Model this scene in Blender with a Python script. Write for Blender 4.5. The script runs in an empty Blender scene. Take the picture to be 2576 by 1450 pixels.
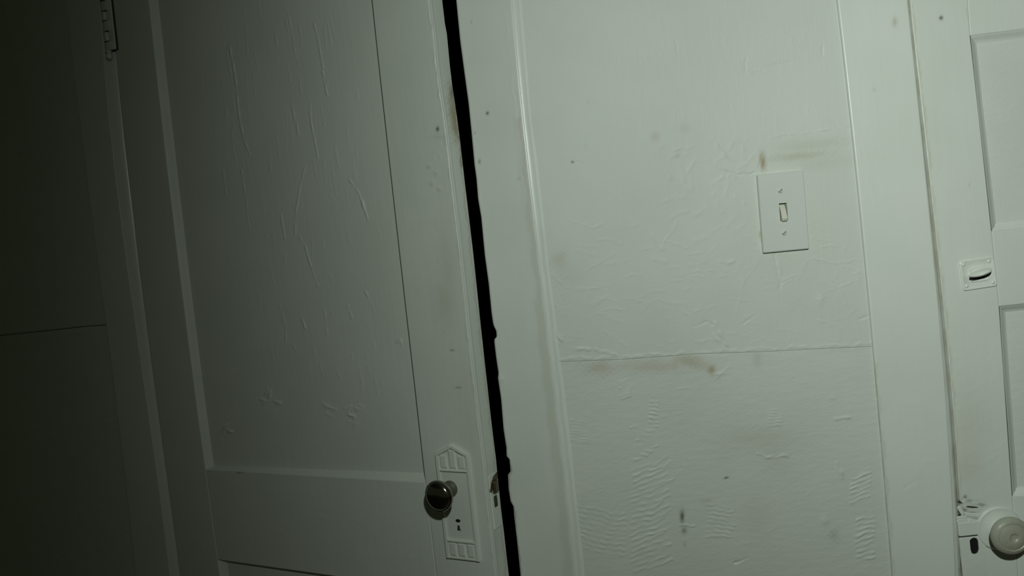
import bpy, math, random
import numpy as np
from mathutils import Vector, Matrix

# ------------------------------------------------------------------ camera, world, light, exposure
W, H, F = 2576.0, 1450.0, 1850.0            # frame and focal length in pixels
EYE = np.array([0.0, 0.0, 1.23])
ROLL, PITCH = math.radians(6.35), math.radians(-3.0)
fwd = np.array([0, math.cos(PITCH), math.sin(PITCH)])
r0 = np.array([1.0, 0, 0]); u0 = np.cross(r0, fwd)
# image leans: scene verticals run down to the right
right = r0 * math.cos(ROLL) - u0 * math.sin(ROLL)
up = u0 * math.cos(ROLL) + r0 * math.sin(ROLL)
cam = bpy.data.cameras.new('camera'); camo = bpy.data.objects.new('camera', cam)
bpy.context.scene.collection.objects.link(camo)
cam.sensor_width = 36.0; cam.lens = F / W * 36.0; cam.clip_start = 0.01
M = Matrix(((right[0], up[0], -fwd[0], EYE[0]), (right[1], up[1], -fwd[1], EYE[1]),
            (right[2], up[2], -fwd[2], EYE[2]), (0, 0, 0, 1)))
camo.matrix_world = M
bpy.context.scene.camera = camo
sc = bpy.context.scene
sc.view_settings.view_transform = 'Standard'; sc.view_settings.look = 'None'
sc.view_settings.gamma = 1.0; sc.view_settings.exposure = 0.0
sc.view_settings.use_curve_mapping = False
w = bpy.data.worlds.new('world'); sc.world = w; w.use_nodes = True
w.node_tree.nodes['Background'].inputs[0].default_value = (0.021, 0.0245, 0.0135, 1)
w.node_tree.nodes['Background'].inputs[1].default_value = 1.0
# a hand-held torch beside and above the camera: a wide spill and a narrower hot centre, aimed at the switch side
LP = Vector((0.10, -0.04, 1.56))
for nm, half, watts, AIM in (('torch_spill', 78, 190.0, Vector((0.98, 1.05, 1.24))), ('torch_beam', 42, 84.0, Vector((1.30, 1.03, 1.16)))):
    ld = bpy.data.lights.new(nm, 'SPOT'); ld.energy = watts * .16; ld.spot_size = math.radians(2 * half); ld.spot_blend = 1.0
    ld.shadow_soft_size = 0.022; ld.color = (0.905, 1.0, 0.925)
    lo = bpy.data.objects.new(nm, ld); lo.location = LP
    lo.rotation_euler = (AIM - LP).to_track_quat('-Z', 'Y').to_euler(); bpy.context.scene.collection.objects.link(lo)

# ------------------------------------------------------------------ helpers
C = sc.collection
random.seed(4); rng = np.random.default_rng(7)

def project(p):
    v = p - EYE
    x = v @ right; y = v @ up; z = v @ fwd
    z = np.where(z < 0.05, 0.05, z)
    return W / 2 + F * x / z, H / 2 - F * y / z

class Plane:                                     # a vertical plane: s runs along it, h out of it towards the room
    def __init__(s, O, deg):
        a = math.radians(deg)
        s.O = np.array([O[0], O[1], 0.0]); s.d = np.array([math.cos(a), -math.sin(a), 0.0])
        s.n = np.array([-math.sin(a), -math.cos(a), 0.0])
    def pix(s, px, py, h=0.0):
        r = fwd + right * (px - W / 2) / F - up * (py - H / 2) / F
        O = s.O + s.n * h
        t = ((O - EYE) @ s.n) / (r @ s.n)
        p = EYE + r * t
        return float((p - O) @ s.d), float(p[2])
    def pt(s, a, z, h=0.0):
        a = np.asarray(a, float); z = np.asarray(z, float); h = np.asarray(h, float)
        return s.O + a[..., None] * s.d + h[..., None] * s.n + z[..., None] * np.array([0, 0, 1.0])
    def vfit(s, pts, h=0.0, keep=.15):           # the same, most of the reading error smoothed away
        q = sorted([(lambda a: (a[1], a[0]))(s.pix(x, y, h)) for x, y in pts])
        zz = np.array([a for a, b in q]); ss = np.array([b for a, b in q])
        f = np.poly1d(np.polyfit(zz - 1.2, ss, 3)); res = ss - f(zz - 1.2); a, b = zz[0], zz[-1]
        return lambda z: f(np.clip(z, a, b) - 1.2) + keep * np.interp(z, zz, res)
    def vline(s, pts, h=0.0):                    # nearly vertical edge: s as a function of z
        q = sorted([(lambda a: (a[1], a[0]))(s.pix(x, y, h)) for x, y in pts])
        zz = np.array([a for a, b in q]); ss = np.array([b for a, b in q])
        return lambda z: np.interp(z, zz, ss)
    def hline(s, pts, h=0.0):                    # nearly horizontal edge: z as a function of s
        q = sorted(s.pix(x, y, h) for x, y in pts)
        ss = np.array([a for a, b in q]); zz = np.array([b for a, b in q])
        return lambda a: np.interp(a, ss, zz)

def const(v): return lambda a: np.zeros_like(np.asarray(a, float)) + v
def shift(f, v): return lambda a: f(a) + v

def add(name, verts, faces, mat, parent=None, smooth=True, stain=None):
    me = bpy.data.meshes.new(name)
    verts = np.asarray(verts, np.float32).reshape(-1, 3)
    if isinstance(faces, np.ndarray):
        me.vertices.add(len(verts)); me.vertices.foreach_set('co', verts.ravel())
        n = len(faces); me.loops.add(n * 4); me.polygons.add(n)
        me.loops.foreach_set('vertex_index', faces.ravel().astype(np.int32))
        me.polygons.foreach_set('loop_start', np.arange(0, n * 4, 4, dtype=np.int32))
        me.polygons.foreach_set('loop_total', np.full(n, 4, np.int32))
    else:
        me.from_pydata([tuple(map(float, v)) for v in verts], [], faces)
    if stain is not None:
        at = me.color_attributes.new('wear', 'FLOAT_COLOR', 'POINT')
        c = np.ones((len(verts), 4), np.float32); c[:, :3] = stain
        at.data.foreach_set('color', c.ravel())
    me.update(calc_edges=True); me.validate()
    if smooth:
        me.polygons.foreach_set('use_smooth', np.ones(len(me.polygons), bool))
    me.materials.append(mat)
    o = bpy.data.objects.new(name, me); C.objects.link(o)
    if parent: o.parent = parent
    return o

def tag(o, label, cat=None, kind=None, group=None):
    o['label'] = label
    if cat: o['category'] = cat
    if kind: o['kind'] = kind
    if group: o['group'] = group
    return o

def empty(name, loc):
    o = bpy.data.objects.new(name, None); o.location = loc; o.empty_display_size = 0.05; C.objects.link(o); return o

def put(o, parent):                              # parent while keeping the world place
    bpy.context.view_layer.update()
    o.parent = parent; o.matrix_parent_inverse = parent.matrix_world.inverted()
    return o

# paint relief and stains, placed where the photograph shows them; strokes and spots in frame pixels
class Feats:
    def __init__(s, gain=1.0, warp=1.0): s.strokes = []; s.spots = []; s.gain = gain; s.warp = warp
    def ridge(s, pts, wd, ht): s.strokes.append((pts, wd, ht, None, 0)); return s           # ht in mm
    def mark(s, pts, wd, ch, a): s.strokes.append((pts, wd, 0, ch, a)); return s
    def spot(s, x, y, rx, ry, ch, a, ht=0.0, rot=0.0, rag=0.0): s.spots.append((x, y, rx, ry, ch, a, ht, rot, rag)); return s
    def ev(s, px, py):
        dh = np.zeros(px.shape); wear = np.zeros(px.shape + (3,)); ox, oy = px, py
        vary = .72 + .45 * np.sin(px * .071 + 1.3 * np.sin(py * .043)) * np.cos(py * .083 + 1.7 * np.sin(px * .037)) + .25 * np.sin(px * .19 + py * .13)
        px = px + s.warp * 2.2 * np.sin(py * .061 + 1.1 * np.sin(px * .05)) + s.warp * 1.0 * np.sin(py * .21 + px * .08)
        py = py + s.warp * 2.2 * np.sin(px * .067 + 1.3 * np.sin(py * .04)) + s.warp * 1.2 * np.sin(px * .23 + py * .11)
        for pts, wd, ht, ch, a in s.strokes:
            for (x0, y0), (x1, y1) in zip(pts, pts[1:]):
                m = (px > min(x0, x1) - 3 * wd) & (px < max(x0, x1) + 3 * wd) & (py > min(y0, y1) - 3 * wd) & (py < max(y0, y1) + 3 * wd)
                if not m.any(): continue
                X, Y = px[m], py[m]; dx, dy = x1 - x0, y1 - y0; L2 = dx * dx + dy * dy + 1e-9
                t = np.clip(((X - x0) * dx + (Y - y0) * dy) / L2, 0, 1)
                d2 = (X - x0 - t * dx) ** 2 + (Y - y0 - t * dy) ** 2
                g = np.exp(-d2 / wd ** 2)
                if ht:
                    v = dh[m]; b = g * ht * 1e-3
                    dh[m] = np.where(np.abs(b) > np.abs(v), b, v)
                if ch is not None: v = wear[m]; v[:, ch] = np.maximum(v[:, ch], g * a); wear[m] = v
        dh *= np.clip(vary, .15, 1.5) * s.gain; px, py = ox, oy
        for x, y, rx, ry, ch, a, ht, rot, rag in s.spots:
            R = 3 * max(rx, ry)
            m = (abs(px - x) < R) & (abs(py - y) < R)
            if not m.any(): continue
            c, sn = math.cos(rot), math.sin(rot); X, Y = px[m] - x, py[m] - y
            X, Y = X * c + Y * sn, -X * sn + Y * c
            q = (X / rx) ** 2 + (Y / ry) ** 2
            if rag: q = q * (1 + rag * (np.sin(X * .37 + x) * np.cos(Y * .43 + y) + .6 * np.sin(X * .11 + Y * .17)))
            g = np.exp(-np.clip(q, 0, 40))
            if ht: dh[m] += g * ht * 1e-3
            if a: v = wear[m]; v[:, ch] = np.maximum(v[:, ch], g * a); wear[m] = v
        return dh, wear

def waves(px, py, seed, amp):                    # slow unevenness of old boards
    r = np.random.default_rng(seed); o = np.zeros(px.shape)
    for k in range(14):
        L = r.uniform(60, 420); th = r.uniform(0, math.pi)
        o += np.sin((px * math.cos(th) + py * math.sin(th)) * 2 * math.pi / L + r.uniform(0, 6)) * (L / 420)
    return o / 14 * amp * 1e-3

VIS = (0.66, 1.80)
def zrows(z0, z1, st):
    a = [z0]
    if z0 < VIS[0]: a += list(np.arange(z0 + .05, min(VIS[0], z1), .05))
    lo, hi = max(z0, VIS[0]), min(z1, VIS[1])
    if hi > lo: a += list(np.arange(lo, hi, st))
    if z1 > VIS[1]: a += list(np.arange(max(VIS[1], z0), z1, .05))
    a.append(z1)
    return np.unique(np.round(a, 5))

def board(name, P, sl, sr, zb, zt, h, depth, mat, parent=None, st=.0018, r=.002, feats=None, seed=1, amp=.35, keep=None):
    """a solid board lying in plane P between four edges, its front an uneven painted surface with rounded edges"""
    f = lambda e: e if callable(e) else const(e)
    sl, sr, zb, zt = f(sl), f(sr), f(zb), f(zt)
    sm = (float(sl(1.2)) + float(sr(1.2))) / 2
    Z0, Z1 = float(zb(sm)), float(zt(sm))
    zr = zrows(Z0, Z1, st); t = (zr - Z0) / (Z1 - Z0)
    e = np.array([0, .15, .4, .7, 1.0]) * r / (Z1 - Z0)
    t = np.unique(np.round(np.concatenate([t[(t > e[-1]) & (t < 1 - e[-1])], e, 1 - e]), 7))
    wdt = abs(float(sr(1.2)) - float(sl(1.2)))
    u = np.linspace(0, 1, max(2, int(wdt / st)) + 1) if keep is None else np.linspace(0, 1, keep)
    e = np.array([0, .15, .4, .7, 1.0]) * r / wdt
    u = np.unique(np.round(np.concatenate([u[(u > e[-1]) & (u < 1 - e[-1])], e, 1 - e]), 7))
    T, U = np.meshgrid(t, u, indexing='ij')
    Zg = Z0 + (Z1 - Z0) * T
    for _ in range(2):
        S = sl(Zg) + (sr(Zg) - sl(Zg)) * U
        a, b = zb(S), zt(S)
        Zg = a + (b - a) * T
    dist = np.minimum(np.minimum(U * wdt, (1 - U) * wdt), np.minimum(T, 1 - T) * (Z1 - Z0))
    k = np.clip(1 - dist / r, 0, 1)
    hh = h - r * (1 - np.sqrt(np.clip(1 - k ** 2, 0, 1))) * .9
    px, py = project(P.pt(S, Zg, hh + 0 * S))
    hh = hh + waves(px, py, seed, amp) * np.clip(dist / .006, 0, 1)
    wear = np.zeros(S.shape + (3,))
    if feats is not None:
        dh, wear = feats.ev(px, py); hh = hh + dh
    V = P.pt(S, Zg, hh); n, m = S.shape
    V = V.reshape(-1, 3); wr = wear.reshape(-1, 3)
    I = np.arange(n * m).reshape(n, m)
    q = np.stack([I[:-1, :-1], I[:-1, 1:], I[1:, 1:], I[1:, :-1]], -1).reshape(-1, 4)
    ring = np.concatenate([I[0, :], I[1:, -1], I[-1, -2::-1], I[-2:0:-1, 0]])
    B = P.pt(S.ravel()[ring], Zg.ravel()[ring], np.full(len(ring), h - depth))
    k0 = len(V); V = np.concatenate([V, B]); wr = np.concatenate([wr, wr[ring]])
    j = np.arange(len(ring)); j2 = np.roll(j, -1)
    q2 = np.stack([ring[j], k0 + j, k0 + j2, ring[j2]], -1)
    return add(name, V, np.concatenate([q, q2]).astype(np.int32), mat, parent, True, wr)

def loft(name, rows, mat, parent=None, feats=None, smooth=True, back=None):
    """rows: list of point arrays of equal length, lofted into one skin"""
    R = np.stack(rows); n, m = R.shape[:2]
    V = R.reshape(-1, 3); I = np.arange(n * m).reshape(n, m)
    q = np.stack([I[:-1, :-1], I[:-1, 1:], I[1:, 1:], I[1:, :-1]], -1).reshape(-1, 4)
    wr = np.zeros((len(V), 3))
    if feats is not None:
        px, py = project(V); _, wr = feats.ev(px, py)
    return add(name, V, q.astype(np.int32), mat, parent, smooth, wr)

class Local:                                     # a small frame standing on a plane: x right, y up, z out
    def __init__(s, P, a, z, ang=0.0, h=0.0):
        s.c = P.pt(a, z, h); c_, s_ = math.cos(ang), math.sin(ang); up3 = np.array([0, 0, 1.0])
        s.x = P.d * c_ + up3 * s_; s.y = -P.d * s_ + up3 * c_; s.z = P.n
    def mat(s):
        return Matrix(((s.x[0], s.y[0], s.z[0], s.c[0]), (s.x[1], s.y[1], s.z[1], s.c[1]), (s.x[2], s.y[2], s.z[2], s.c[2]), (0, 0, 0, 1)))
    def tr(s, V): V = np.asarray(V, float); return s.c + V[:, :1] * s.x + V[:, 1:2] * s.y + V[:, 2:3] * s.z

def prism(poly, z0, z1, bev=0.0):
    """outline extruded, the upper edge bevelled inwards"""
    poly = np.array(poly, float); n = len(poly); c = poly.mean(0)
    def inset(d):
        out = []
        for i in range(n):
            a, b, e = poly[i - 1], poly[i], poly[(i + 1) % n]
            d1 = (b - a) / (np.linalg.norm(b - a) + 1e-12); d2 = (e - b) / (np.linalg.norm(e - b) + 1e-12)
            n1 = np.array([-d1[1], d1[0]]); n2 = np.array([-d2[1], d2[0]])
            k = n1 + n2; k = k / max(.3, (k @ k) / 2)
            out.append(b + k * d)
        return np.array(out)
    L = [(poly, z0), (poly, z1 - bev)]
    if bev: L += [(inset(bev * .3), z1 - bev * .3), (inset(bev), z1)]
    V = []; Fc = []
    for p, z in L: V += [(x, y, z) for x, y in p]
    for k in range(len(L) - 1):
        for i in range(n):
            j = (i + 1) % n; Fc.append((k * n + i, k * n + j, (k + 1) * n + j, (k + 1) * n + i))
    Fc.append(tuple(range((len(L) - 1) * n, len(L) * n))); Fc.append(tuple(reversed(range(n))))
    return V, Fc

def rect(x0, y0, x1, y1): return [(x0, y0), (x1, y0), (x1, y1), (x0, y1)]
def rrect(x0, y0, x1, y1, r, n=5):
    o = []
    for cx, cy, a in ((x1 - r, y0 + r, -90), (x1 - r, y1 - r, 0), (x0 + r, y1 - r, 90), (x0 + r, y0 + r, 180)):
        for k in range(n + 1):
            t = math.radians(a + 90 * k / n); o.append((cx + r * math.cos(t), cy + r * math.sin(t)))
    return o
def join(*parts):
    V = []; Fc = []
    for v, f in parts:
        k = len(V); V += list(v); Fc += [tuple(i + k for i in q) for q in f]
    return V, Fc
def lathe(prof, n=40):
    V = []; Fc = []
    for r, z in prof:
        for i in range(n):
            t = 2 * math.pi * i / n; V.append((r * math.cos(t), r * math.sin(t), z))
    for k in range(len(prof) - 1):
        for i in range(n):
            j = (i + 1) % n; Fc.append((k * n + i, k * n + j, (k + 1) * n + j, (k + 1) * n + i))
    Fc.append(tuple(reversed(range(n)))); Fc.append(tuple(range((len(prof) - 1) * n, len(prof) * n)))
    return V, Fc
def holed(outer, inner, z0, z1, zi, bev=.001):
    """plate between an outline and a hole (same number of points), the hole sunk to zi"""
    n = len(outer); o = np.array(outer); i_ = np.array(inner); c = o.mean(0)
    oi = c + (o - c) * (1 - bev / np.abs(o - c).max())
    L = [(o, z0), (o, z1 - bev), (oi, z1), (i_, z1), (i_, zi)]
    V = []; Fc = []
    for p, z in L: V += [(x, y, z) for x, y in p]
    for k in range(4):
        for a in range(n):
            b = (a + 1) % n; Fc.append((k * n + a, k * n + b, (k + 1) * n + b, (k + 1) * n + a))
    return V, Fc
def local(name, L, vf, mat, parent=None, smooth=False, bevel=0.0):
    V, Fc = vf
    me = bpy.data.meshes.new(name); me.from_pydata([tuple(map(float, v)) for v in V], [], Fc); me.update()
    me.materials.append(mat)
    o = bpy.data.objects.new(name, me); C.objects.link(o)
    o.matrix_world = L.mat()
    if smooth:
        for p in me.polygons: p.use_smooth = True
        try: me.set_sharp_from_angle(angle=math.radians(42))
        except Exception: pass
    if bevel:
        b = o.modifiers.new('bevel', 'BEVEL'); b.width = bevel; b.segments = 2; b.limit_method = 'ANGLE'
    if parent: put(o, parent)
    return o

# ------------------------------------------------------------------ materials
def paint(name, base, rough=.38, grain=(90, 90, 8), bump=.25, fine=.12, spec=.5, mott=.5):
    m = bpy.data.materials.new(name); m.use_nodes = True; nt = m.node_tree; N = nt.nodes; L = nt.links
    b = N['Principled BSDF']; b.inputs['Roughness'].default_value = rough
    b.inputs['Specular IOR Level'].default_value = spec
    tc = N.new('ShaderNodeTexCoord'); mp = N.new('ShaderNodeMapping'); mp.inputs['Scale'].default_value = grain
    geo = N.new('ShaderNodeNewGeometry')
    L.new(geo.outputs['Position'], mp.inputs[0])
    n1 = N.new('ShaderNodeTexNoise'); n1.inputs['Scale'].default_value = 1.0; n1.inputs['Detail'].default_value = 5
    L.new(mp.outputs[0], n1.inputs[0])
    n2 = N.new('ShaderNodeTexNoise'); n2.inputs['Scale'].default_value = 420; n2.inputs['Detail'].default_value = 3
    L.new(geo.outputs['Position'], n2.inputs[0])
    n3 = N.new('ShaderNodeTexNoise'); n3.inputs['Scale'].default_value = 9; n3.inputs['Detail'].default_value = 4
    L.new(geo.outputs['Position'], n3.inputs[0])
    b1 = N.new('ShaderNodeBump'); b1.inputs['Strength'].default_value = bump; b1.inputs['Distance'].default_value = .0012
    b2 = N.new('ShaderNodeBump'); b2.inputs['Strength'].default_value = fine; b2.inputs['Distance'].default_value = .0004
    L.new(n1.outputs[0], b1.inputs['Height']); L.new(n2.outputs[0], b2.inputs['Height'])
    L.new(b1.outputs[0], b2.inputs['Normal']); L.new(b2.outputs[0], b.inputs['Normal'])
    cr = N.new('ShaderNodeValToRGB'); cr.color_ramp.elements[0].position = .35; cr.color_ramp.elements[1].position = .65
    d = 1 - .09 * mott
    cr.color_ramp.elements[0].color = (base[0] * d, base[1] * d * 1.012, base[2] * d, 1)
    cr.color_ramp.elements[1].color = (base[0], base[1], base[2], 1)
    L.new(n3.outputs[0], cr.inputs[0])
    at = N.new('ShaderNodeAttribute'); at.attribute_name = 'wear'
    sp = N.new('ShaderNodeSeparateColor'); L.new(at.outputs['Color'], sp.inputs[0])
    prev = cr.outputs[0]
    for ch, col in ((0, (.40, .35, .22)), (1, (.05, .048, .035)), (2, (.20, .15, .09))):
        mx = N.new('ShaderNodeMix'); mx.data_type = 'RGBA'
        L.new(sp.outputs[ch], mx.inputs[0]); L.new(prev, mx.inputs[6]); mx.inputs[7].default_value = (*col, 1)
        prev = mx.outputs[2]
    L.new(prev, b.inputs['Base Color'])
    return m
def plain(name, col, rough=.5, metal=0.0):
    m = bpy.data.materials.new(name); m.use_nodes = True; b = m.node_tree.nodes['Principled BSDF']
    N = m.node_tree.nodes; n = N.new('ShaderNodeTexNoise'); n.inputs['Scale'].default_value = 60; n.inputs['Detail'].default_value = 4
    cr = N.new('ShaderNodeValToRGB'); cr.color_ramp.elements[0].position = .3; cr.color_ramp.elements[1].position = .7
    cr.color_ramp.elements[0].color = (*[c * .82 for c in col], 1); cr.color_ramp.elements[1].color = (*col, 1)
    m.node_tree.links.new(n.outputs[0], cr.inputs[0]); m.node_tree.links.new(cr.outputs[0], b.inputs['Base Color'])
    b.inputs['Roughness'].default_value = rough; b.inputs['Metallic'].default_value = metal
    return m
BASE = (.655, .685, .635)
m_wall = paint('wall paint', BASE, .55, (45, 45, 130), .50, .55, .35)
m_wall_up = paint('wall paint brushed upright', BASE, .55, (120, 120, 22), .26, .50, .35)
m_fillet = paint('caulk enamel', (.77, .81, .76), .34, (60, 60, 12), .2, .2, .5)  # whitened caulk; the bright corner line is partly put into this colour
m_trim = paint('trim enamel', (.725, .76, .705), .30, (90, 90, 9), .22, .10)
m_door = paint('door enamel', (.70, .735, .678), .36, (100, 100, 9), .25, .10)
m_hard = paint('painted hardware', (.715, .745, .685), .33, (140, 140, 140), .25, .15, mott=.8)
m_plate = paint('switch plate plastic', (.66, .68, .645), .35, (60, 60, 60), .02, .04, mott=.3)
m_toggle = paint('toggle plastic', (.70, .70, .60), .3, (60, 60, 60), .02, .04)
m_well = plain('shaded switch mechanism', (.22, .22, .16), .6)  # dimmed so the shade inside the slot is part of the colour
m_knob = plain('dark polished knob metal', (.34, .335, .30), .16, 1.0)
m_collar = plain('worn metal collar', (.20, .20, .16), .4, .5)
m_brass = plain('tarnished brass', (.16, .13, .08), .45, .8)
m_black = plain('keyhole and shade black', (.004, .004, .004), .9)
m_dirt_shade = plain('grime and shade', (.05, .05, .038), .8)  # real dirt, and also the painted shade behind the hinge knuckles
m_rough = paint('worn painted knob', (.40, .41, .33), .36, (160, 160, 160), .5, .3, mott=2.0)
m_dark = plain('unlit closet boards', (.012, .010, .008), .9)  # near-black colour holds the darkness of the unlit closet
m_ceiling = plain('ceiling plaster', (.5, .52, .48), .8)
m_floor = plain('floor boards', (.16, .11, .07), .6)

# ------------------------------------------------------------------ the planes of the place
B = Plane((.048, 1.083), 3.0)                    # wall with the switch and the second door
A = Plane((.048, 1.083), 22.0)                   # wall with the ajar door: its casing face
hinge_pts = [(283, 0), (290, 125), (299, 241), (311, 357), (326, 459), (338, 550), (350, 676), (365, 778), (376, 881),
             (390, 984), (403, 1088), (415, 1166), (432, 1295), (450, 1424), (453, 1450)]
sH, zH = A.pix(357, 725, -.004)
Hp = A.pt(sH, 0, -.004)
D = Plane((Hp[0], Hp[1]), 27.0)                  # the ajar door's face

# measured edges (frame pixels)
gapL = [(1110, 0), (1119, 69), (1126, 138), (1138, 207), (1148, 286), (1155, 345), (1160, 379), (1166, 438), (1172, 500), (1180, 561),
        (1191, 667), (1202, 764), (1208, 812), (1213, 860), (1222, 933), (1232, 1029), (1240, 1090), (1245, 1131), (1249, 1195),
        (1254, 1238), (1258, 1284), (1264, 1335), (1270, 1386), (1276, 1450)]
gapR = [(1145, 0), (1155, 103), (1167, 193), (1176, 259), (1183, 328), (1191, 414), (1196, 450), (1200, 500), (1208, 547), (1217, 643),
        (1227, 716), (1234, 788), (1238, 815), (1240, 822), (1246, 834), (1247, 848), (1241, 855), (1241, 862), (1246, 904), (1250, 930), (1252, 944), (1250, 952), (1258, 1005), (1264, 1080),
        (1271, 1126), (1272, 1150), (1279, 1157), (1282, 1188), (1275, 1197), (1277, 1233), (1282, 1264), (1289, 1276), (1292, 1310),
        (1298, 1361), (1307, 1450)]
doorR = [(1079, 0), (1084, 45), (1090, 72), (1093, 114), (1096, 155), (1102, 207), (1110, 252), (1119, 310), (1126, 365), (1131, 414),
         (1138, 474), (1147, 547), (1157, 629), (1167, 725), (1175, 807), (1186, 909), (1196, 996), (1205, 1078), (1212, 1130),
         (1218, 1174), (1223, 1233), (1231, 1310), (1238, 1361), (1245, 1424), (1248, 1450)]
corner = [(1291, 0), (1296, 69), (1303, 155), (1310, 224), (1319, 300), (1328, 379), (1336, 460), (1341, 500), (1350, 575), (1360, 658), (1374, 764),
          (1386, 885), (1395, 950), (1404, 1030), (1416, 1136), (1431, 1257), (1447, 1426), (1449, 1450)]
cas2L = [(2104, 0), (2109, 50), (2119, 128), (2127, 194), (2137, 283), (2144, 349), (2152, 427), (2159, 500), (2165, 570), (2173, 650),
         (2181, 740), (2193, 846), (2199, 919), (2204, 985), (2211, 1066), (2221, 1160), (2229, 1265), (2237, 1353), (2242, 1450)]
gap2 = [(2284, 0), (2296, 111), (2306, 193), (2318, 290), (2327, 372), (2333, 444), (2345, 555), (2357, 676), (2371, 783), (2378, 866),
        (2386, 932), (2394, 1031), (2400, 1114), (2405, 1176), (2410, 1240), (2414, 1330), (2417, 1398), (2420, 1450)]
stripw = lambda y: np.interp(y, [0, 400, 700, 1000, 1450], [3, 6, 9, 14, 18])
cas2R = [(x - float(stripw(y)), y) for x, y in gap2]
stripL = [(252, 0), (261, 140), (270, 270), (285, 386), (297, 483), (311, 603), (322, 690), (339, 778), (357, 933), (372, 1036),
          (390, 1155), (406, 1269), (422, 1398), (428, 1450)]
cas1L = [(165, 0), (171, 48), (176, 116), (188, 217), (200, 299), (212, 410), (222, 483), (232, 550), (242, 652), (253, 726), (269, 824),
         (283, 950), (312, 1200), (340, 1450)]
panLo = [(374, 0), (386, 96), (401, 241), (411, 347), (425, 459), (437, 545), (451, 676), (465, 778), (478, 881), (491, 995), (502, 1078), (512, 1140), (517, 1179)]
panLi = [(398, 0), (410, 106), (425, 241), (437, 347), (449, 459), (463, 579), (476, 695), (489, 793), (502, 891), (517, 1021), (528, 1088), (538, 1171)]
panR = [(935, 0), (950, 147), (963, 259), (980, 414), (995, 552), (1006, 655), (1019, 776), (1032, 879), (1045, 991), (1058, 1112), (1068, 1207)]

# ------------------------------------------------------------------ wall with the switch (behind everything on the right)
sC2L = B.vfit(cas2L); sG2 = B.vfit(gap2, -.004); sC2R = B.vfit(cas2R)
wb = board('wall_back', B, -.02, 2.3, 0, 2.5, -.013, .10, m_wall, st=.03, r=.001, amp=0)
tag(wb, 'grey-white painted wall holding the light switch, between the two doors', 'wall', 'structure')

def wrinkles(f, x0, y0, x1, y1, n, ang, ln, wd, ht, seed, jit=.12):
    r = random.Random(seed)
    for _ in range(n):
        x, y = r.uniform(x0, x1), r.uniform(y0, y1); a = ang + r.gauss(0, jit); L = ln * r.uniform(.4, 1.3)
        dx, dy = math.cos(a) * L / 2, math.sin(a) * L / 2; b = r.uniform(-.15, .15) * L
        f.ridge([(x - dx, y - dy), (x + b * .2, y + b * .3), (x + dx, y + dy)], wd * r.uniform(.8, 1.2), ht * r.uniform(.4, 1.1))
seam = [(1380, 912), (1480, 908), (1560, 905), (1650, 899), (1760, 890), (1850, 888), (1950, 884), (2060, 878), (2200, 872)]
fu = Feats(1.9); fl = Feats(1.9)
# upper sheet: faint brush drips, chips, dents, the old patch over the switch
wrinkles(fu, 1330, 0, 2090, 330, 120, 1.5, 40, 1.8, .11, 1, .08)
wrinkles(fu, 1400, 560, 2170, 880, 110, 0.0, 60, 3.0, .18, 2, .5)
wrinkles(fu, 1650, 350, 1900, 700, 34, .4, 45, 5.0, .28, 3, .9)
for p in ([(1700, 100), (1704, 126)], [(1872, 185), (1878, 145)], [(1893, 185), (1950, 181)], [(1925, 163), (1965, 160), (2000, 161)],
          [(2090, 310), (2110, 318), (2140, 322)], [(2072, 110), (2070, 140)]):
    fu.ridge(p, 2.2, -.35)
fu.ridge([(1940, 346), (2000, 336), (2085, 328)], 2.5, .4)
fu.ridge([(2105, 340), (2140, 346)], 3, .3)
fu.ridge([(1800, 365), (1815, 385), (1835, 402)], 3.5, .6)
fu.ridge([(1812, 431), (1850, 438), (1900, 436)], 2.6, -.5)
fu.ridge([(1915, 392), (1913, 425)], 2.4, -.5)
fu.ridge([(1952, 640), (1954, 680), (1965, 735)], 4, -.4); fu.ridge([(1960, 640), (1963, 690)], 4, .35)
fu.ridge([(2040, 650), (2090, 662), (2165, 655)], 2.5, .35)
fu.ridge([(1740, 820), (1775, 812), (1800, 820)], 3, -.5); fu.ridge([(1800, 815), (1818, 845), (1830, 870)], 5, .7); fu.ridge([(1797, 845), (1818, 880)], 4, .5)
fu.ridge([(1868, 815), (1895, 797)], 2.2, -.5)
fu.ridge([(1395, 835), (1412, 857)], 4, .6); fu.ridge([(1440, 880), (1485, 876)], 4, .6); fu.ridge([(1500, 880), (1540, 892), (1560, 905)], 4, .6)
fu.ridge([(1395, 905), (1560, 898), (1850, 882), (2190, 866)], 4, .35)
fu.ridge([(2160, 808), (2180, 798)], 2.5, -.4); fu.spot(2065, 755, 9, 14, 0, .0, .8); fu.spot(2160, 700, 10, 20, 0, 0, .5)
fu.ridge([(1468, 412), (1452, 410)], 2, -.3).spot(1440, 408, 3.5, 3, 1, .8, -.5)
fu.spot(1479, 256, 4, 5, 0, .0, .7); fu.spot(1686, 448, 4, 9, 0, .1, .4); fu.spot(1474, 370, 3, 8, 0, .1, -.3)
fu.spot(1648, 344, 11, 12, 0, .32).spot(1722, 322, 14, 13, 0, .18).spot(1705, 392, 6, 7, 0, .25)
fu.spot(1919, 405, 8, 22, 0, .95, 0, -.1).spot(1917, 415, 4, 14, 2, .35)
fu.spot(2010, 393, 75, 11, 0, .42, 0, -.1, .3).spot(2040, 365, 90, 16, 0, .22, 0, -.1, .3).spot(2060, 410, 90, 20, 0, .15, 0, -.1)
fu.spot(1408, 655, 20, 22, 0, .28, 0, 0, .4).spot(1430, 690, 40, 30, 0, .10, 0, 0, .4)
fu.spot(1913, 590, 4, 10, 0, .7).spot(1916, 605, 2, 4, 1, .5)
fu.spot(1990, 560, 120, 140, 0, .05).spot(1365, 700, 10, 260, 0, .14, 0, -.08)
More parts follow.
